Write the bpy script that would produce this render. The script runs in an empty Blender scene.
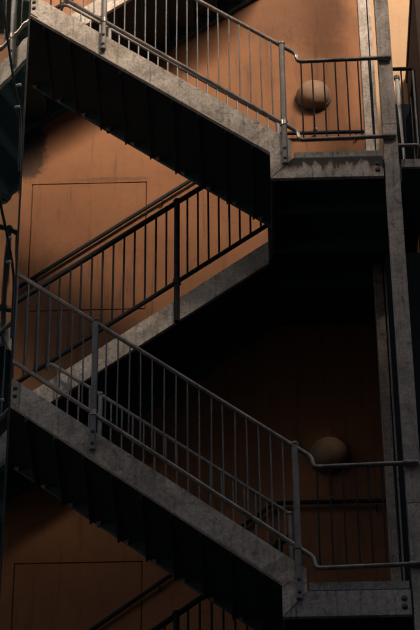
import bpy, bmesh, math, random
from mathutils import Vector, Matrix
random.seed(7)
S = bpy.context.scene
COL = S.collection
R = math.radians
P = 5.382          # storey height
YI = 1.355         # inner side of the front flight
YB = 1.42          # inner side of the rear flight
YW = 2.75          # rear wall face

# ------------------------------------------------------------------ materials
class NT:
    def __init__(s, name):
        s.m = bpy.data.materials.new(name); s.m.use_nodes = True
        s.t = s.m.node_tree; s.b = s.t.nodes['Principled BSDF']
    def n(s, typ, **kw):
        nd = s.t.nodes.new(typ)
        for k, v in kw.items():
            if k.startswith('i_'):
                key = k[2:]
                key = int(key) if key.isdigit() else key.replace('_', ' ')
                nd.inputs[key].default_value = v
            else: setattr(nd, k, v)
        return nd
    def l(s, a, b): s.t.links.new(a, b)
    def vec(s, scale=(1, 1, 1)):
        tc = s.n('ShaderNodeTexCoord'); oi = s.n('ShaderNodeObjectInfo')
        mul = s.n('ShaderNodeMath', operation='MULTIPLY', i_1=37.0); s.l(oi.outputs['Random'], mul.inputs[0])
        add = s.n('ShaderNodeVectorMath', operation='ADD'); s.l(tc.outputs['Object'], add.inputs[0]); s.l(mul.outputs[0], add.inputs[1])
        mp = s.n('ShaderNodeMapping'); mp.inputs['Scale'].default_value = scale; s.l(add.outputs[0], mp.inputs[0])
        return mp.outputs[0]
    def noise(s, v, scale, detail=6, rough=.6, lo=.4, hi=.6, dist=0):
        nz = s.n('ShaderNodeTexNoise', i_Scale=scale, i_Detail=detail, i_Roughness=rough, i_Distortion=dist)
        s.l(v, nz.inputs['Vector'])
        mr = s.n('ShaderNodeMapRange'); mr.inputs[1].default_value = lo; mr.inputs[2].default_value = hi
        s.l(nz.outputs[0], mr.inputs[0]); return mr.outputs[0]
    def mix(s, fac, a, b, mode='MIX'):
        mx = s.n('ShaderNodeMix', data_type='RGBA', blend_type=mode)
        if isinstance(fac, (int, float)): mx.inputs[0].default_value = fac
        else: s.l(fac, mx.inputs[0])
        for sock, x in ((mx.inputs[6], a), (mx.inputs[7], b)):
            if isinstance(x, tuple): sock.default_value = (*x, 1)
            else: s.l(x, sock)
        return mx.outputs[2]
    def scale(s, fac, k):
        m = s.n('ShaderNodeMath', operation='MULTIPLY', i_1=k); s.l(fac, m.inputs[0]); return m.outputs[0]
    def mul(s, a, b):
        m = s.n('ShaderNodeMath', operation='MULTIPLY'); s.l(a, m.inputs[0]); s.l(b, m.inputs[1]); return m.outputs[0]
    def bump(s, h, strength=.3, dist=.01):
        b = s.n('ShaderNodeBump', i_Strength=strength, i_Distance=dist); s.l(h, b.inputs['Height'])
        s.l(b.outputs[0], s.b.inputs['Normal'])
    def done(s, colour=None, rough=.7, metal=0.0, spec=.4):
        if colour is not None:
            if isinstance(colour, tuple): s.b.inputs['Base Color'].default_value = (*colour, 1)
            else: s.l(colour, s.b.inputs['Base Color'])
        if isinstance(rough, (int, float)): s.b.inputs['Roughness'].default_value = rough
        else: s.l(rough, s.b.inputs['Roughness'])
        s.b.inputs['Metallic'].default_value = metal
        s.b.inputs['Specular IOR Level'].default_value = spec
        return s.m

def weathered(name, light, mid, dark, rust, grime=.5, streak=0.0, drip=None):
    k = NT(name); v = k.vec()
    big = k.noise(v, 2.6, 7, .68, .38, .62, .9)
    c = k.mix(big, light, mid)
    fine = k.noise(v, 34, 6, .7, .44, .68)
    c = k.mix(k.scale(fine, .6), c, dark)
    c = k.mix(k.scale(k.noise(v, 1.3, 6, .7, .5, .75, 1.2), .5), c, dark)
    blot = k.noise(v, 7.5, 8, .72, .56, .66, .8)
    c = k.mix(k.scale(blot, grime), c, dark)
    ru = k.noise(v, 5.1, 9, .75, .63, .72, .3)
    c = k.mix(k.scale(ru, .75), c, rust)
    vs = k.vec((16, 16, 1.1))
    st = k.noise(vs, 1.6, 5, .65, .52, .7)
    if streak: c = k.mix(k.scale(st, streak), c, tuple(x * .25 for x in dark))
    if drip:                               # black grime running down from the ledge, with rusty edges
        tc = k.n('ShaderNodeTexCoord'); sx = k.n('ShaderNodeSeparateXYZ'); k.l(tc.outputs['Object'], sx.inputs[0])
        nz = k.n('ShaderNodeTexNoise', i_Scale=1.0, i_Detail=7, i_Roughness=.68); k.l(k.vec((8, 8, 2.6)), nz.inputs['Vector'])
        ma = k.n('ShaderNodeMath', operation='MULTIPLY_ADD', i_1=drip[2]); k.l(nz.outputs[0], ma.inputs[0]); k.l(sx.outputs['Z'], ma.inputs[2])
        for lo, hi, col, amt in ((drip[0] - .06, drip[0] + .02, rust, .8), (drip[0], drip[1], (.016, .014, .013), .95)):
            mr = k.n('ShaderNodeMapRange'); mr.inputs[1].default_value = lo; mr.inputs[2].default_value = hi; mr.inputs[4].default_value = amt
            k.l(ma.outputs[0], mr.inputs[0]); c = k.mix(mr.outputs[0], c, col)
    k.bump(fine, .35, .004)
    return k.done(c, .72, 0, .35)

M = {}
M['plate'] = weathered('weathered_plate_paint', (.70, .58, .475), (.37, .295, .232), (.11, .087, .068), (.20, .105, .06), .75, .45)
M['column'] = weathered('weathered_column_paint', (.50, .40, .335), (.30, .24, .198), (.10, .08, .07), (.20, .105, .062), .8, .5)
M['fascia'] = weathered('grimy_fascia_paint', (.60, .51, .44), (.40, .32, .265), (.10, .08, .07), (.24, .12, .07), .9, .95, (.435, .475, .58))
M['lowfascia'] = weathered('dull_fascia_paint', (.47, .40, .345), (.33, .275, .235), (.09, .075, .066), (.18, .10, .06), .8, .7)
M['kerb'] = weathered('grimy_kerb_paint', (.42, .37, .325), (.28, .24, .21), (.07, .06, .055), (.13, .07, .04), .9, .8)
M['black'] = weathered('dark_underside_paint', (.052, .078, .084), (.036, .056, .062), (.018, .027, .030), (.05, .045, .04), .5)  # dark teal coat for undersides, treads, decks and inner plates
M['bracket'] = weathered('bracket_paint', (.30, .30, .29), (.22, .22, .21), (.12, .12, .115), (.15, .08, .05), .4)

def rail_mat(name, a, b, rust, rough=.42, metal=.0, spec=.5):
    k = NT(name); v = k.vec()
    c = k.mix(k.noise(v, 6, 6, .65, .38, .66, .5), a, b)
    c = k.mix(k.scale(k.noise(v, 17, 7, .75, .6, .7), .7), c, rust)
    n2 = k.noise(v, 60, 4, .6, .3, .7)
    k.bump(n2, .2, .002)
    rr = k.n('ShaderNodeMapRange'); rr.inputs[3].default_value = rough - .1; rr.inputs[4].default_value = rough + .2
    k.l(n2, rr.inputs[0])
    return k.done(c, rr.outputs[0], metal, spec)
M['rail'] = rail_mat('worn_handrail_metal', (.30, .24, .20), (.14, .108, .09), (.18, .085, .045), .34, .8)
M['post'] = rail_mat('worn_post_metal', (.23, .195, .17), (.125, .106, .092), (.14, .075, .04), .5)
M['bar'] = rail_mat('worn_baluster_metal', (.17, .15, .132), (.085, .075, .067), (.10, .052, .032), .5)
M['darkrail'] = rail_mat('dark_rail_tone', (.022, .022, .024), (.014, .014, .016), (.04, .02, .012), .75, .0, .15)  # near-black rail tone; paints shade into the rear rails and landing balusters
M['bolt'] = rail_mat('rusty_bolt', (.06, .045, .038), (.035, .028, .024), (.10, .045, .02), .6)
M['clip'] = rail_mat('pale_clip_metal', (.72, .72, .70), (.55, .55, .53), (.4, .38, .35), .3)
M['pale'] = rail_mat('pale_pole_paint', (.68, .64, .58), (.52, .48, .43), (.35, .28, .2), .5)
M['cable'] = rail_mat('dark_cable', (.05, .045, .04), (.03, .028, .026), (.08, .05, .035), .6)

def wall_mat(name, a, b, c3, stain, amt=.5, spots=()):
    k = NT(name); tc = k.n('ShaderNodeTexCoord'); v = tc.outputs['Object']
    def mp(sc):
        m = k.n('ShaderNodeMapping'); m.inputs['Scale'].default_value = sc; k.l(v, m.inputs[0]); return m.outputs[0]
    c = k.mix(k.noise(v, .9, 5, .6, .33, .68, .8), a, b)
    c = k.mix(k.scale(k.noise(v, 4.2, 7, .68, .5, .72, .6), .5), c, c3)
    st = k.noise(mp((6.5, 1, .55)), 1.5, 6, .66, .54, .74, .4)
    c = k.mix(k.scale(st, amt), c, stain)
    gr = k.noise(v, 90, 4, .6, .35, .7)
    c = k.mix(k.scale(gr, .26), c, stain)
    ch = k.noise(v, 13, 9, .8, .68, .73)
    c = k.mix(k.scale(ch, .6), c, stain)
    wv = k.n('ShaderNodeTexNoise', i_Scale=2.2, i_Detail=5); k.l(v, wv.inputs['Vector'])       # hairline cracks
    wa = k.n('ShaderNodeVectorMath', operation='MULTIPLY_ADD'); wa.inputs[1].default_value = (.5, .5, .5)
    k.l(wv.outputs['Color'], wa.inputs[0]); k.l(v, wa.inputs[2])
    vo = k.n('ShaderNodeTexVoronoi', feature='DISTANCE_TO_EDGE', i_Scale=.75); k.l(wa.outputs[0], vo.inputs['Vector'])
    cr = k.n('ShaderNodeMapRange'); cr.inputs[1].default_value = .006; cr.inputs[2].default_value = .001; k.l(vo.outputs['Distance'], cr.inputs[0])
    cm = k.mul(cr.outputs[0], k.noise(v, 1.1, 3, .5, .5, .6))
    c = k.mix(k.scale(cm, .38), c, stain)
    for (sx, sz, rx, rz, strength) in spots:       # wall soot and stains, plus shade painted at the top of the lamp bay
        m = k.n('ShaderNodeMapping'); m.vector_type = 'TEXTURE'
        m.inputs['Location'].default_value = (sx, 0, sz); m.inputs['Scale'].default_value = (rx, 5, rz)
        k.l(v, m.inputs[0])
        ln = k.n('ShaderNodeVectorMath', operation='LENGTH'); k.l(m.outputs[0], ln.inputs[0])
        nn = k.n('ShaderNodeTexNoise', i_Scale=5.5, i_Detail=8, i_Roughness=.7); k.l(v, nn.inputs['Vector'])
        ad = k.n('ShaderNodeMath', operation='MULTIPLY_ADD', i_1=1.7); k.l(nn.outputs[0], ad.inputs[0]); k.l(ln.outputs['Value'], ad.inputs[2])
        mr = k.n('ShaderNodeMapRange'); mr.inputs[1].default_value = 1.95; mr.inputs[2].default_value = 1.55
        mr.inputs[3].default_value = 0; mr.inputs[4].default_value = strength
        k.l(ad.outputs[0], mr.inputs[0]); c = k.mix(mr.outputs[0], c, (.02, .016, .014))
    h = k.n('ShaderNodeMath', operation='ADD'); k.l(gr, h.inputs[0]); k.l(k.scale(k.noise(v, 3, 4, .5, .3, .7), 3), h.inputs[1])
    k.bump(h.outputs[0], .22, .006)
    return k.done(c, .88, 0, .2)
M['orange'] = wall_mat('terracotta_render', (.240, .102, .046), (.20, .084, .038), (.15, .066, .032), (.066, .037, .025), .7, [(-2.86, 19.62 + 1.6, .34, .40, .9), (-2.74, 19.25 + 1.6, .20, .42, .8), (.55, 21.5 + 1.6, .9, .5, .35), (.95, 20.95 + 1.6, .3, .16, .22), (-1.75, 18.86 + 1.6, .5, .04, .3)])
M['cream'] = wall_mat('cream_render', (.43, .265, .150), (.385, .235, .132), (.32, .19, .108), (.20, .12, .07), .4)
M['brown'] = wall_mat('dark_brown_render', (.050, .030, .022), (.038, .024, .018), (.03, .019, .015), (.018, .012, .01), .5)
M['facade'] = wall_mat('grey_facade_render', (.30, .28, .26), (.25, .24, .225), (.2, .19, .18), (.1, .1, .09), .4)
M['asphalt'] = wall_mat('asphalt', (.05, .05, .052), (.042, .042, .044), (.06, .06, .06), (.03, .03, .03), .2)
M['soot'] = wall_mat('soot_stain', (.022, .018, .016), (.03, .022, .018), (.016, .014, .013), (.012, .011, .01), .3)

def simple(name, col, rough, spec=.5, metal=0, bump=.1):
    k = NT(name); v = k.vec()
    n = k.noise(v, 9, 5, .6, .35, .7)
    c = k.mix(n, col, tuple(x * .8 for x in col))
    k.bump(n, bump, .003); return k.done(c, rough, metal, spec)
M['dome'] = simple('lamp_dome_plastic', (.26, .148, .085), .65, .25)
M['rim'] = simple('lamp_rim_metal', (.075, .08, .078), .5)
M['teal'] = simple('dark_teal_sheet', (.010, .0145, .0155), .9, .08)
M['tealglass'] = simple('dark_window_glass', (.02, .024, .028), .08)

k = NT('mirror_glass'); v = k.vec((1, 1, .35))
nz = k.noise(v, 1.7, 2, .4, .2, .8)
k.bump(nz, .10, .02)
M['mirror'] = k.done((.80, .84, .83), .025, 1.0)
df = k.n('ShaderNodeBsdfDiffuse'); df.inputs[0].default_value = (.028, .066, .060, 1)
ms = k.n('ShaderNodeMixShader'); ms.inputs[0].default_value = .22
out = k.t.nodes['Material Output']
k.l(k.b.outputs[0], ms.inputs[1]); k.l(df.outputs[0], ms.inputs[2]); k.l(ms.outputs[0], out.inputs[0])

# ------------------------------------------------------------------ helpers
def mesh_obj(name, bm, mat, parent=None, origin=None, bevel=0, smooth=False):
    me = bpy.data.meshes.new(name)
    if origin is None and parent is not None: origin = parent['o']
    if origin is not None: bmesh.ops.translate(bm, verts=bm.verts, vec=-Vector(origin))
    bmesh.ops.recalc_face_normals(bm, faces=bm.faces)
    bm.to_mesh(me); bm.free()
    o = bpy.data.objects.new(name, me); COL.objects.link(o)
    me.materials.append(M[mat])
    if smooth:
        for p in me.polygons: p.use_smooth = True
        try: me.set_sharp_from_angle(angle=R(40))
        except Exception: pass
    if parent is not None:
        o.parent = parent
        if parent.type == 'MESH': pass
        o['o'] = tuple(parent['o'])
    else:
        if origin is not None: o.location = origin
        o['o'] = tuple(origin) if origin is not None else (0, 0, 0)
    if bevel:
        b = o.modifiers.new('bevel', 'BEVEL'); b.width = bevel; b.segments = 2; b.limit_method = 'ANGLE'
    return o
def thing(name, label, cat, loc, group=None):
    o = bpy.data.objects.new(name, None); COL.objects.link(o)
    o.location = loc; o['o'] = tuple(loc); o.empty_display_size = .1
    o['label'] = label; o['category'] = cat
    if group: o['group'] = group
    return o
def tag(o, label, cat, group=None):
    o['label'] = label; o['category'] = cat
    if group: o['group'] = group
    return o
def box(bm, x0, x1, y0, y1, z0, z1):
    vs = [bm.verts.new((x, y, z)) for x in (x0, x1) for y in (y0, y1) for z in (z0, z1)]
    for f in ((0, 1, 3, 2), (4, 6, 7, 5), (0, 4, 5, 1), (2, 3, 7, 6), (0, 2, 6, 4), (1, 5, 7, 3)):
        bm.faces.new([vs[i] for i in f])
    return bm
def prism(bm, pts, y0, y1):          # polygon in x-z, extruded along y
    a = [bm.verts.new((x, y0, z)) for x, z in pts]; b = [bm.verts.new((x, y1, z)) for x, z in pts]
    bm.faces.new(a); bm.faces.new(b[::-1])
    n = len(pts)
    for i in range(n): bm.faces.new((a[i], b[i], b[(i + 1) % n], a[(i + 1) % n]))
    return bm
def fillet(pts, r, n=5):
    pts = [Vector(p) for p in pts]; out = [pts[0]]
    for a, b, c in zip(pts, pts[1:], pts[2:]):
        u, w = (a - b), (c - b); d = min(r, u.length * .48, w.length * .48)
        p, q = b + u.normalized() * d, b + w.normalized() * d
        for i in range(n + 1):
            t = i / n; out.append((1 - t) ** 2 * p + 2 * t * (1 - t) * b + t * t * q)
    out.append(pts[-1]); return out
def tube(bm, pts, r, seg=10, r2=None):
    pts = [Vector(p) for p in pts]
    t0 = (pts[1] - pts[0]).normalized()
    ref = Vector((0, 1, 0)) if abs(t0.y) < .9 else Vector((1, 0, 0))
    n = t0.cross(ref).normalized(); rings = []
    for i, p in enumerate(pts):
        t = ((pts[min(i + 1, len(pts) - 1)] - p).normalized() + (p - pts[max(i - 1, 0)]).normalized()).normalized()
        n = (n - t * n.dot(t)).normalized(); b = t.cross(n)
        rr = r if r2 is None else r + (r2 - r) * i / (len(pts) - 1)
        rings.append([bm.verts.new(p + rr * (math.cos(2 * math.pi * j / seg) * n + math.sin(2 * math.pi * j / seg) * b)) for j in range(seg)])
    for A, B in zip(rings, rings[1:]):
        for j in range(seg): bm.faces.new((A[j], A[(j + 1) % seg], B[(j + 1) % seg], B[j]))
    bm.faces.new(rings[0]); bm.faces.new(rings[-1][::-1]); return bm
def ball(bm, c, rx, ry, rz, u=14, v=9):
    r = bmesh.ops.create_uvsphere(bm, u_segments=u, v_segments=v, radius=1)
    for w in r['verts']: w.co = Vector((w.co.x * rx + c[0], w.co.y * ry + c[1], w.co.z * rz + c[2]))
    return bm
def bolt(parent, x, y, z, r=.017, d=.018, name='bolt'):
    bm = bmesh.new(); tube(bm, [(x, y, z), (x, y - d, z)], r, 6); tube(bm, [(x, y, z), (x, y - .004, z)], r * 1.5, 12)
    return mesh_obj(name, bm, 'bolt', parent)
def bm_(): return bmesh.new()
def copy_tree(o, dz, parent=None):
    c = o.copy(); COL.objects.link(c)
    if parent is not None: c.parent = parent
    else: c.location = o.location + Vector((0, 0, dz))
    for ch in list(o.children): copy_tree(ch, 0, c)
    return c
def relabel(o, label): o['label'] = label; return o

# line functions (lower storey, k = 0)
zb = lambda x: 11.527 - .79 * (x - .2)           # front flight plate, lower edge
zt = lambda x: 11.80 - .79 * (x - .285)          # front flight plate, upper edge
zh = lambda x: 13.058 - .784 * (x - .364)         # front flight handrail
zr = lambda x: 11.905 - .797 * (x - .36)         # front flight bottom rail
bt = lambda x: 16.02 + .765 * (x + .85)          # rear flight plate top
bb = lambda x: bt(x) - .315
bh = lambda x: 17.365 + .765 * (x + .867)        # rear flight handrail
br = lambda x: 16.215 + .76 * (x + .876)         # rear flight bottom rail
FL = 11.45; LF = 13.996                          # floors of right / left landing
XL = -2.63                                       # upper end of the front flight

# ------------------------------------------------------------------ front flight
def wobble_plate(bm, n=1): return bm
def front_flight():
    t = thing('stair_flight', 'pale weathered steel stair flight descending to the lower landing in front, in dim light', 'staircase', (.2, 0, 11.16), 'front stair flights')
    poly = [(.2, zb(.2)), (.2, 11.162), (.437, 11.425), (.437, zt(.437) + .01), (XL, zt(XL)), (XL, zb(XL))]
    s = mesh_obj('stringer', prism(bm_(), poly, 0, .055), 'plate', t, bevel=.006)
    lip = bm_(); prism(lip, [(.197, zb(.197)), (XL, zb(XL)), (XL, zb(XL) + .014), (.197, zb(.197) + .014)], -.004, -.0005)
    mesh_obj('flange_edge', lip, 'plate', s)
    poly2 = [(.30, zb(.30) + .022), (.30, zt(.30)), (XL, zt(XL)), (XL, zb(XL) + .022)]
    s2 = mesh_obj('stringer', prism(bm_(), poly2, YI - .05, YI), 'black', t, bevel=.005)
    sp = mesh_obj('splice_plate', prism(bm_(), [(-2.405, zb(-2.405) + .022), (-2.405, zt(-2.405) - .01), (-2.60, zt(-2.60) - .01), (-2.60, zb(-2.6) + .022)], -.014, -.001), 'plate', t, bevel=.003)
    for zz in (-.02, .075): bolt(sp, -2.452, -.014, zb(-2.452) + .15 + zz, .016, .02)
    for i in range(11):
        x = .30 - .293 * i; z = FL + .2315 * (i + 1)
        b = bm_()
        if i < 10: box(b, x - .293 - .012, x + .02, .06, YI - .055, z - .03, z)
        box(b, x - .012, x + .006, .061, YI - .056, z - .2315 - .05, z - .031)
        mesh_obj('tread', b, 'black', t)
    for i in range(10):
        x = -2.567 + .293 * i; z = zb(x) + .02
        b = bm_(); prism(b, [(x - .05, z + .11), (x - .035, z + .04), (x - .005, z - .01), (x + .03, z - .035), (x + .045, z + .0), (x + .02, z + .07)], YI - .085, YI - .052)
        mesh_obj('bracket', b, 'bracket', t)
    b = bm_(); ball(b, (-1.675, YI - .02, zb(-1.675) + .025), .02, .02, .03, 8, 6); mesh_obj('post_foot', b, 'bolt', t)
    return t

def front_railing():
    t = thing('stair_railing', 'pipe railing with thin balusters along the lower front flight and its landing', 'railing', (.36, -.035, 11.3), 'front stair railings')
    Y = -.036
    def run(f, z_end, zl, xk, name):
        p = [(-4.3, Y, zl), (-2.9, Y, zl), (-2.9 + .001, Y, zl)] if False else []
        p = [(-4.3, Y, f(-2.95)), (-2.95, Y, f(-2.95)), (xk, Y, f(xk)), (xk + .012, Y, z_end - .028), (1.50, Y, z_end)]
        o = mesh_obj(name, tube(bm_(), fillet(p, .05), .0245, 12), 'rail', t, smooth=True)
        b = bm_(); tube(b, [(1.43, Y, z_end), (1.46, Y, z_end), (1.53, Y, z_end), (1.56, Y, z_end)], .033, 14)
        ball(b, (1.562, Y, z_end), .03, .033, .033)
        mesh_obj('end_cap', b, 'rail', o, smooth=True)
        return o
    run(zh, 12.84, 0, .527, 'handrail'); run(zr, 11.69, 0, .515, 'bottom_rail')
    for x, low in ((.364, 11.33), (-1.646, 13.07)):
        b = bm_(); tube(b, [(x, Y, low), (x, Y, zh(x) + .02)], .0325, 14)
        po = mesh_obj('post', b, 'post', t, smooth=True)
        mesh_obj('post_cap', ball(bm_(), (x, Y, zh(x) + .028), .041, .041, .034), 'rail', po, smooth=True)
        mesh_obj('collar', tube(bm_(), [(x, Y, zr(x) - .03), (x, Y, zr(x) + .035)], .041, 14), 'rail', po, smooth=True)
        for q in (.06, .20): bolt(po, x, Y - .03, low + q, .014, .016)
    n = 17
    for i in range(-11, n):
        x = -1.646 + 2.01 * i / n
        if i == 0: continue
        if x < -2.95: continue
        if i > 0 and abs(x - .364) < .02: continue
        j = random.uniform(-.006, .006)
        mesh_obj('baluster', tube(bm_(), [(x, Y, zr(x)), (x + j * .3, Y + .002, (zr(x) + zh(x)) / 2), (x + j, Y, zh(x))], .008, 8), 'bar', t, smooth=True)
    for i in range(7):
        x = .572 + .1275 * i
        mesh_obj('baluster', tube(bm_(), [(x, Y, 11.672), (x + random.uniform(-.005, .005), Y, 12.825)], .0085, 8), 'darkrail', t, smooth=True)
    return t

zi = lambda x: 13.116 - .778 * (x - .317)
def inner_railing():
    t = thing('inner_railing', 'inner pipe railing on the far side of the lower front flight', 'railing', (.317, YI, 11.6), 'inner stair railings')
    Y = YI - .02
    h = [(-2.30, Y + .09, zi(-2.27) - .05), (-2.27, Y + .04, zi(-2.27)), (-2.2, Y, zi(-2.2)), (.30, Y, zi(.30)), (.33, Y, zi(.33) - .05)]
    mesh_obj('handrail', tube(bm_(), fillet(h, .04), .021, 10), 'post', t, smooth=True)
    mesh_obj('bottom_rail', tube(bm_(), [(-2.3, Y, zi(-2.3) - 1.03), (.317, Y, zi(.317) - 1.03)], .02, 10), 'darkrail', t, smooth=True)
    for x in (.317, -1.687):
        b = bm_(); tube(b, [(x, Y, zi(x) - 1.45), (x, Y, zi(x))], .026, 12)
        po = mesh_obj('post', b, 'post', t, smooth=True)
        mesh_obj('collar', ball(bm_(), (x, Y, zi(x) + .005), .036, .036, .032), 'rail', po, smooth=True)
    for i in range(-4, 17):
        x = -1.687 + 2.004 * i / 17
        if i == 0: continue
        mesh_obj('baluster', tube(bm_(), [(x, Y, zi(x) - 1.03), (x, Y, zi(x))], .0105, 8), 'bar', t, smooth=True)
    return t

# ------------------------------------------------------------------ rear flight
BX0 = -3.5
def rear_flight():
    t = thing('stair_flight', 'rear stair flight climbing rightwards along the orange wall, in the middle storey', 'staircase', (.2, YB, 16.5), 'rear stair flights')
    poly = [(.2, bb(.2)), (.2, bt(.2)), (BX0, bt(BX0)), (BX0, bb(BX0))]
    mesh_obj('stringer', prism(bm_(), poly, YB, YB + .05), 'plate', t, bevel=.006)
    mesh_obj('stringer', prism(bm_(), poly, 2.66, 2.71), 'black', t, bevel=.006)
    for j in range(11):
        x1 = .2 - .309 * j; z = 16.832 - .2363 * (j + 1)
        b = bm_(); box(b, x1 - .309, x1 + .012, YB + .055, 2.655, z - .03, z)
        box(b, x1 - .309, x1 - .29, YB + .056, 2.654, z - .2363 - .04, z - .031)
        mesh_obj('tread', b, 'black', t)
    return t
def rear_railing():
    t = thing('stair_railing', 'dark railing with post and balusters beside the rear flight, against the orange wall', 'railing', (.2, YB, 16.6), 'rear stair railings')
    Y = YB - .03
    for f, nm, r in ((bh, 'handrail', .03), (br, 'bottom_rail', .0255)):
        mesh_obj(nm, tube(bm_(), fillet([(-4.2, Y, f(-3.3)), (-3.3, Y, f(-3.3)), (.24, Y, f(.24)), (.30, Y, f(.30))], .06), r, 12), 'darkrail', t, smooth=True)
    for x in (-.867, -2.95, .2):
        b = bm_(); tube(b, [(x, Y, bb(x) - .02), (x, Y, bh(x))], .033, 14)
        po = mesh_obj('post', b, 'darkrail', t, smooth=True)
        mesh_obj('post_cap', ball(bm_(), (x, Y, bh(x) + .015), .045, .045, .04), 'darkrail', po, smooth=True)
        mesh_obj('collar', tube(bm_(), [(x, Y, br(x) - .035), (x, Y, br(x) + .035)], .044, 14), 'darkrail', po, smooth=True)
    n = 17
    for i in range(-20, 9):
        if i in (0, -17): continue
        x = -.867 + .1195 * i
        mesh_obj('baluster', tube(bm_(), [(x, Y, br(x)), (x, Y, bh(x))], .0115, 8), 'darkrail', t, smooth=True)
    return t
def wall_rail():
    t = thing('wall_handrail', 'dark handrail fixed to the orange wall behind the middle flight and lamp', 'handrail', (-.726, 2.68, 18.8), 'wall handrails')
    Y = 2.685; f = lambda x: 18.79 + .775 * (x + .726)
    mesh_obj('rail', tube(bm_(), fillet([(-3.6, Y, f(-3.6)), (.18, Y, 19.48), (1.52, Y, 19.48)], .1), .024, 10), 'darkrail', t, smooth=True)
    for x, z in ((-2.6, f(-2.6)), (-1.1, f(-1.1)), (.20, 19.46), (1.3, 19.46)):
        mesh_obj('bracket', tube(bm_(), fillet([(x, Y, z - .02), (x, Y, z - .07), (x, YW, z - .08)], .03), .009, 8), 'darkrail', t, smooth=True)
    return t

# ------------------------------------------------------------------ landings
def right_landing():
    t = thing('stair_landing', 'lower right steel landing with grimy front fascia, in deep shade', 'landing', (.2, 0, 11.16), 'right landings')
    X1 = 1.425
    f = mesh_obj('fascia', prism(bm_(), [(.2035, 11.16), (.4395, 11.4225), (.4395, 11.435), (X1, 11.435), (X1, 11.16)], .001, .05), 'lowfascia', t, bevel=.005)
    for zz in (11.245, 11.335): bolt(f, 1.36, .001, zz, .02, .022)
    mesh_obj('kerb', box(bm_(), .462, X1 - .006, .03, .075, 11.452, 11.548), 'kerb', t, bevel=.005)
    mesh_obj('ledge', box(bm_(), .45, X1 - .003, .008, .075, 11.436, 11.451), 'black', t, bevel=.003)
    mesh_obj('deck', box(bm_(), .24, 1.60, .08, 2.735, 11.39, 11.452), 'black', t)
    b = bm_()
    for y in (.6, 1.3, 2.0, 2.64): box(b, .25, 1.59, y, y + .05, 11.18, 11.388)
    box(b, .205, .238, .056, 2.735, 11.17, 11.45); box(b, 1.60, 1.63, .156, 2.735, 11.2, 11.45); box(b, .24, 1.59, 2.70, 2.734, 11.2, 11.388)
    mesh_obj('support_beam', b, 'black', t)
    b = bm_(); prism(b, [(.29, 11.50), (.36, 11.47), (.345, 11.56), (.31, 11.66)], YI + .005, YI + .02)
    prism(b, [(.345, 11.53), (.42, 11.50), (.42, 11.52), (.345, 11.57)], YI + .0051, YI + .0199)
    mesh_obj('bracket', b, 'bracket', t)
    mesh_obj('side_fascia', box(bm_(), 1.632, 1.865, .15, .19, 11.40, 11.515), 'kerb', t, bevel=.004)
    mesh_obj('side_deck', box(bm_(), 1.632, 1.865, .192, 2.70, 11.40, 11.45), 'black', t)
    return t
def left_landing():
    t = thing('stair_landing', 'left landing mostly hidden behind the mirror glass, above the middle storey', 'landing', (XL, 0, 13.7), 'left landings')
    mesh_obj('fascia', box(bm_(), -4.6, XL - .003, .001, .055, zb(XL), zt(XL) - .03), 'fascia', t, bevel=.005)
    b = bm_(); box(b, -4.6, XL - .004, .058, 1.40, LF - .06, LF); box(b, -4.6, -3.52, 1.402, 2.70, LF - .06, LF)
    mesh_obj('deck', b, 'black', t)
    b = bm_()
    for y in (.5, 1.25): box(b, -4.6, XL - .01, y, y + .05, LF - .28, LF - .062)
    box(b, -4.6, -3.53, 2.6, 2.65, LF - .28, LF - .062)
    mesh_obj('support_beam', b, 'black', t)
    return t
def side_railing():
    t = thing('side_railing', 'short railing bay returning round the corner right of the column on the upper landing', 'railing', (1.75, .15, 16.9))
    return t

F0 = front_flight(); F1 = relabel(copy_tree(F0, P), 'topmost pale stair flight in front, its plate brightly lit above the orange wall')
RF0 = front_railing(); RF1 = relabel(copy_tree(RF0, P), 'pipe railing along the topmost front flight and past the upper wall lamp')
RI0 = inner_railing(); RI1 = relabel(copy_tree(RI0, P), 'inner pipe railing showing just above the topmost flight plate')
B0 = rear_flight(); B1 = relabel(copy_tree(B0, P), 'rear stair flight at the very top, a plate corner behind the top railing')
RB0 = rear_railing(); RBm = relabel(copy_tree(RB0, -P), 'dark railing of the lowest rear flight, its top end at the bottom edge')
RB1 = relabel(copy_tree(RB0, P), 'dark railing of the topmost rear flight behind the upper left post')
Bm = relabel(copy_tree(B0, -P), 'lowest rear stair flight under the bottom landing, in near darkness')
W0 = wall_rail(); Wm = relabel(copy_tree(W0, -P), 'dark handrail on the shaded lower wall, sloping up behind the lowest railing')
L0 = right_landing(); L1 = relabel(copy_tree(L0, P), 'upper right landing with rusty drip-stained fascia below the round wall lamp')
for ch in L1.children:                 # the upper fascia carries the heavier run-down grime
    if ch.name.startswith('fascia'):
        ch.data = ch.data.copy(); ch.data.materials[0] = M['fascia']
K0 = left_landing(); K1 = relabel(copy_tree(K0, P), 'uppermost left landing where the top flight starts beside the mirror glass')

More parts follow.
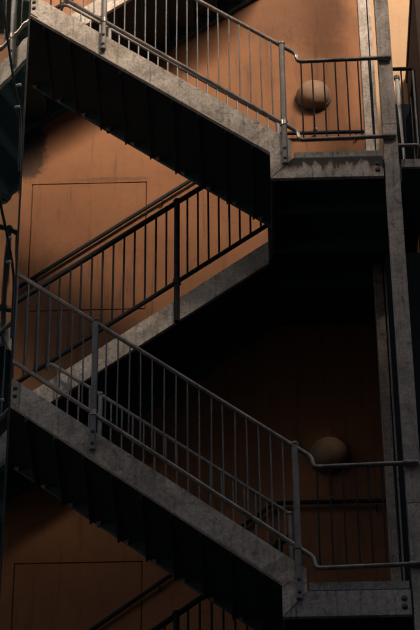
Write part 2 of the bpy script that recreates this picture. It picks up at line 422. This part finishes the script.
# side railing bay (upper landing, right of the front column)
def side_bay():
    t = thing('side_railing', 'short railing bay with dark infill panel, right of the tall front column', 'railing', (1.75, .15, 16.9))
    for z, nm in ((18.215, 'handrail'), (17.09, 'bottom_rail')):
        mesh_obj(nm, tube(bm_(), fillet([(1.60, .15, z), (1.845, .15, z), (1.845, 2.6, z)], .06), .022, 12), 'darkrail' if nm == 'handrail' else 'rail', t, smooth=True)
    mesh_obj('infill_panel', box(bm_(), 1.85, 1.862, .2, 2.6, 17.11, 18.19), 'teal', t)
    for y in (.16, .62, 1.08, 1.54, 2.0, 2.46):
        mesh_obj('baluster', tube(bm_(), [(1.832, y, 17.1), (1.832, y, 18.2)], .011, 8), 'bar', t, smooth=True)
    mesh_obj('baluster', tube(bm_(), [(1.70, .15, 17.09), (1.70, .15, 18.21)], .009, 8), 'darkrail', t, smooth=True)
    b = bm_(); box(b, 1.605, 1.845, .9, .912, 16.9, 18.35); mesh_obj('rear_panel', b, 'teal', t)
    return t
side_bay()
b = bm_(); tube(b, [(1.676, .5, 18.40), (1.683, .5, 17.95), (1.694, .5, 17.42), (1.699, .5, 16.9)], .026, 12, .012)
tag(mesh_obj('shade_panel', box(bm_(), 1.44, 1.86, .9, .915, 11.46, 16.18), 'teal', origin=(1.65, .9, 11.46)), 'added dark panel painting shade into the gap between the two columns on the lower landing', 'shade panel')  # added sheet: paints the shade between the columns as a dark panel
po = tag(mesh_obj('pole', b, 'pale', origin=(1.69, .5, 16.84), smooth=True), 'pale slim tapered pole leaning behind the short railing bay', 'pole')
b = bm_(); tube(b, [(1.676, .5, 18.37), (1.676, .5, 18.415)], .034, 12); mesh_obj('rim', b, 'rim', po, smooth=True)

# ------------------------------------------------------------------ columns
def column(x0, x1, y0, y1, z0, z1, name, label, groove=False):
    t = thing(name, label, 'column', ((x0 + x1) / 2, y0, z0))
    if not groove:
        b = bm_(); z = z0; i = 0
        for za, zb_ in zip([z0, 12.4, 17.28, 22.7], [12.397, 17.277, 22.697, z1]):
            mesh_obj('column_section', box(bm_(), x0, x1, y0, y1, za, zb_), 'column', t, bevel=.007)
    else:
        xm = x0 + (x1 - x0) * .66
        mesh_obj('shaft', box(bm_(), x0, xm, y0, y1, z0, z1), 'column', t, bevel=.006)
        mesh_obj('side_flange', box(bm_(), xm + .014, x1, y0 + .004, y1, z0, z1), 'column', t, bevel=.004)
        mesh_obj('web', box(bm_(), xm + .001, xm + .013, y0 + .05, y1 - .01, z0, z1), 'black', t)
    return t
column(1.441, 1.598, 0.002, .148, -1.58, 27, 'steel_column', 'tall weathered front column carrying the ends of both landing rails')
column(1.365, 1.525, 1.86, 2.02, -1.58, 27, 'rear_column', 'pale grooved column standing behind the landings, between orange and cream walls', True)

# ------------------------------------------------------------------ wall lamps
def wall_lamp():
    c = (.80, YW, 14.725)
    t = thing('wall_lamp', 'round bulkhead lamp on the dark wall behind the lower landing, barely visible', 'wall lamp', c, 'round wall lamps')
    def dome(prof, mat, name):
        b = bm_(); rings = []; n = 40
        for r, d in prof: rings.append([b.verts.new((c[0] + r * math.cos(2 * math.pi * i / n), YW - d, c[2] + r * math.sin(2 * math.pi * i / n))) for i in range(n)])
        for A, B in zip(rings, rings[1:]):
            for i in range(n): b.faces.new((A[i], A[(i + 1) % n], B[(i + 1) % n], B[i]))
        b.faces.new(rings[-1]); b.faces.new(rings[0][::-1])
        return mesh_obj(name, b, mat, t, smooth=True)
    dome([(.205, .002), (.224, .01), (.224, .05), (.218, .058), (.205, .06)], 'rim', 'rim')
    dome([(.205, .055)] + [(.214 * math.cos(a), .059 + .155 * math.sin(a)) for a in [R(x) for x in (0, 8, 16, 26, 36, 46, 56, 66, 76, 85)]], 'dome', 'dome')
    b = bm_(); tube(b, [(.80, YW - .015, 14.51), (.80, YW - .015, 14.13)], .011, 8); mesh_obj('conduit', b, 'rim', t, smooth=True)
    mesh_obj('conduit_knob', ball(bm_(), (.80, YW - .075, 14.125), .032, .05, .032), 'post', t, smooth=True)
    return t
LP0 = wall_lamp(); relabel(copy_tree(LP0, P), 'round bulkhead lamp with warm lit dome behind the upper landing rail')

# ------------------------------------------------------------------ rear walls
def grooved_wall(x0, x1, z0, z1, y, gx, rects, w=.016, d=.022, thick=.3):
    xs = [x0, x1]; zs = [z0, z1]
    for a, b_, zl, zu in rects:
        for v in (a, b_): xs += [v - w / 2, v + w / 2]
        for v in (zl, zu): zs += [v - w / 2, v + w / 2]
    xs += [x0 + (x1 - x0) * i / 8 for i in range(1, 8)]; zs += [z0 + (z1 - z0) * i / 24 for i in range(1, 24)]
    xs = sorted(set(xs)); zs = sorted(set(zs))
    def groove(x, z):
        for a, b_, zl, zu in rects:
            inx = a - w / 2 < x < b_ + w / 2; inz = zl - w / 2 < z < zu + w / 2
            if inx and inz and (abs(x - a) < w / 2 or abs(x - b_) < w / 2 or abs(z - zl) < w / 2 or abs(z - zu) < w / 2): return True
        return False
    bm = bmesh.new(); nx, nz = len(xs) - 1, len(zs) - 1
    D = [[d if groove((xs[i] + xs[i + 1]) / 2, (zs[j] + zs[j + 1]) / 2) else 0 for j in range(nz)] for i in range(nx)]
    cache = {}
    def V(x, yy, z):
        k = (round(x, 5), round(yy, 5), round(z, 5))
        if k not in cache: cache[k] = bm.verts.new((x, yy, z))
        return cache[k]
    for i in range(nx):
        for j in range(nz):
            yy = y + D[i][j]
            bm.faces.new((V(xs[i], yy, zs[j]), V(xs[i + 1], yy, zs[j]), V(xs[i + 1], yy, zs[j + 1]), V(xs[i], yy, zs[j + 1])))
            if i + 1 < nx and D[i][j] != D[i + 1][j]:
                x = xs[i + 1]; bm.faces.new((V(x, y, zs[j]), V(x, y + d, zs[j]), V(x, y + d, zs[j + 1]), V(x, y, zs[j + 1])))
            if j + 1 < nz and D[i][j] != D[i][j + 1]:
                z = zs[j + 1]; bm.faces.new((V(xs[i], y, z), V(xs[i + 1], y, z), V(xs[i + 1], y + d, z), V(xs[i], y + d, z)))
    box(bm, x0, x1, y + .03, y + thick, z0, z1)
    return bm
rects = [(-2.70, -1.30, 16.868 + P * k_, 18.804 + P * k_) for k_ in (-2, -1, 0, 1)]
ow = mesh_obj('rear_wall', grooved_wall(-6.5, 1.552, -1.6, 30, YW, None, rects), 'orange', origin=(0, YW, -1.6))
# the grid keeps its normals as built
tag(ow, 'terracotta rendered wall with scored rectangular panels behind the stairs', 'wall')
cw = tag(mesh_obj('side_wall', box(bm_(), 1.555, 5.5, YW - .012, YW + .3, -1.6, 30), 'cream', origin=(3, YW, -1.6)), 'cream rendered wall right of the columns, sunlit at the top', 'wall')
bw = thing('boundary_wall', 'dark brown wall running towards the viewer at the right edge', 'wall', (2.1, 1.9, -1.6))
mesh_obj('wall_face', box(bm_(), 1.985, 2.25, .9, YW - .014, -1.6, 20.30), 'brown', bw, bevel=.01)
mesh_obj('coping', box(bm_(), 1.965, 2.28, .87, YW - .014, 20.303, 20.40), 'black', bw, bevel=.008)

# ------------------------------------------------------------------ mirror glass facade on the left
t_ = Vector((-.2079, -.9781, 0)); n_ = Vector((.9781, -.2079, 0)); e0 = Vector((-2.385, -.9, 0))
g = thing('glass_facade', 'mirror glass facade at the left edge reflecting the stairs', 'glass facade', (-2.7, -2.4, -1.6))
def slab(bm, a, b_, z0, z1, d0, d1):       # along the facade, depth behind its face
    pts = [e0 + t_ * a - n_ * d0, e0 + t_ * b_ - n_ * d0, e0 + t_ * b_ - n_ * d1, e0 + t_ * a - n_ * d1]
    lo = [bm.verts.new((p.x, p.y, z0)) for p in pts]; hi = [bm.verts.new((p.x, p.y, z1)) for p in pts]
    bm.faces.new(lo); bm.faces.new(hi)
    for i in range(4): bm.faces.new((lo[i], lo[(i + 1) % 4], hi[(i + 1) % 4], hi[i]))
    return bm
zj = [-1.5, 1.33, 5.0, 8.0, 10.72, 13.62, 19.4, 24.0, 27.0]
for za, zc in zip(zj, zj[1:]):
    slabs = bm_(); slab(slabs, .045, 3.0, za + .008, zc - .008, 0, .02)
    mesh_obj('pane', slabs, 'mirror', g)
    slabs = bm_(); slab(slabs, 3.02, 6.0, za + .008, zc - .008, 0, .02)
    mesh_obj('pane', slabs, 'mirror', g)
b = bm_(); slab(b, 0, .018, -1.58, 27, -.006, .10); mesh_obj('edge_trim', b, 'cable', g)
b = bm_(); slab(b, .022, .043, -1.58, 27, .004, .02); mesh_obj('edge_seal', b, 'rim', g)
b = bm_(); slab(b, .02, 6.0, -1.58, 27, .03, .25); mesh_obj('backing_wall', b, 'facade', g)
for i, p in enumerate([(-2.436, -1.141, 16.952), (-2.437, -1.144, 16.642), (-2.441, -1.165, 14.884), (-2.439, -1.156, 14.587), (-2.439, -1.156, 12.926)]):
    q = Vector(p) + n_ * .012
    bb_ = bm_(); tube(bb_, [q - n_ * .012, q + n_ * .014], .016, 10)
    mesh_obj('clip', bb_, 'clip', g, smooth=True)
def cable(pts, label):
    b = bm_(); tube(b, fillet([Vector(p) + n_ * .006 for p in pts], .3), .0085, 8)
    tag(mesh_obj('cable', b, 'cable', origin=Vector(pts[-1]), smooth=True), label, 'cable')
cable([(-2.62, -2.0, 17.9), (-2.556, -1.705, 17.429), (-2.485, -1.368, 16.96), (-2.45, -1.204, 16.756), (-2.408, -1.009, 16.579), (-2.40, -.98, 15.9)], 'thin dark cable hanging across the glass near its top')
cable([(-2.56, -1.72, 15.5), (-2.512, -1.498, 15.067), (-2.458, -1.243, 14.861), (-2.418, -1.053, 14.665), (-2.399, -.966, 14.505), (-2.396, -.955, 13.8)], 'thin dark cable across the orange reflection in the lower glass')

# ------------------------------------------------------------------ street and an unseen building added to shade the lower stairs
b = bm_(); box(b, -400, 400, -400, 400, -1.9, -1.6)
st = mesh_obj('street', b, 'asphalt'); st['kind'] = 'structure'
OPP_Y, OPP_H = -30.5, 40.6
ob = thing('shade_building', 'added grey building across the street, out of view, shading the lower stairs', 'building', (0, OPP_Y, -1.6))
mesh_obj('wall', box(bm_(), -45, 70, OPP_Y - 12, OPP_Y, -1.59, OPP_H), 'facade', ob)
mesh_obj('parapet', box(bm_(), -45.2, 70.2, OPP_Y - 12.2, OPP_Y + .2, OPP_H + .003, OPP_H + .35), 'facade', ob)
for i in range(7):
    for j in range(6):
        x = -15 + i * 4.6; z = 1 + j * 4.0
        w = mesh_obj('window', box(bm_(), x, x + 1.6, OPP_Y + .003, OPP_Y + .06, z, z + 2.2), 'tealglass', ob)

ob.rotation_euler.z = R(28); ob.location = (30.5 * math.sin(R(28)), -30.5 * math.cos(R(28)), -1.6)     # turned square to the sun so its roofline shades the lower stairs

# ------------------------------------------------------------------ light
EL, AZ = R(20), R(28)          # AZ: towards the right of straight-on
sd = Vector((math.sin(AZ) * math.cos(EL), -math.cos(AZ) * math.cos(EL), math.sin(EL)))
sun = bpy.data.lights.new('sun', 'SUN'); sun.energy = 5.0; sun.angle = R(40); sun.color = (1, .86, .70)
so = bpy.data.objects.new('sun', sun); COL.objects.link(so); so.location = (6, -30, 34)
so.rotation_euler = sd.to_track_quat('Z', 'Y').to_euler()
w = bpy.data.worlds.new('World'); S.world = w; w.use_nodes = True
nt = w.node_tree; bg = nt.nodes['Background']
sky = nt.nodes.new('ShaderNodeTexSky'); sky.sky_type = 'NISHITA'; sky.sun_disc = False
sky.air_density = 1.0; sky.dust_density = 3.5; sky.ozone_density = .9; sky.sun_elevation = EL; sky.sun_rotation = math.pi - AZ
nt.links.new(sky.outputs[0], bg.inputs[0]); bg.inputs[1].default_value = .0135

# ------------------------------------------------------------------ camera
cd = bpy.data.cameras.new('camera'); cam = bpy.data.objects.new('camera', cd); COL.objects.link(cam)
fw = Vector((-0.01878533, 0.80507468, 0.59287593)); rt = Vector((0.99957554, 0.02832919, -0.00679696)); up = Vector((0.02226776, -0.5924966, 0.80526513))
m3 = Matrix((rt, up, -fw)).transposed()
cam.matrix_world = Matrix.Translation((0, -20, 0)) @ m3.to_4x4()
cd.sensor_fit = 'VERTICAL'; cd.sensor_height = 36; cd.sensor_width = 24; cd.lens = 2400 / 630 * 36
cd.clip_start = .1; cd.clip_end = 1500
S.camera = cam

for o in S.objects:
    if 'o' in o.keys(): del o['o']
S.view_settings.view_transform = 'Standard'; S.view_settings.look = 'None'
S.view_settings.exposure = 3.45; S.view_settings.gamma = 1; S.view_settings.use_curve_mapping = False
S.cycles.max_bounces = 8; S.cycles.use_denoising = True
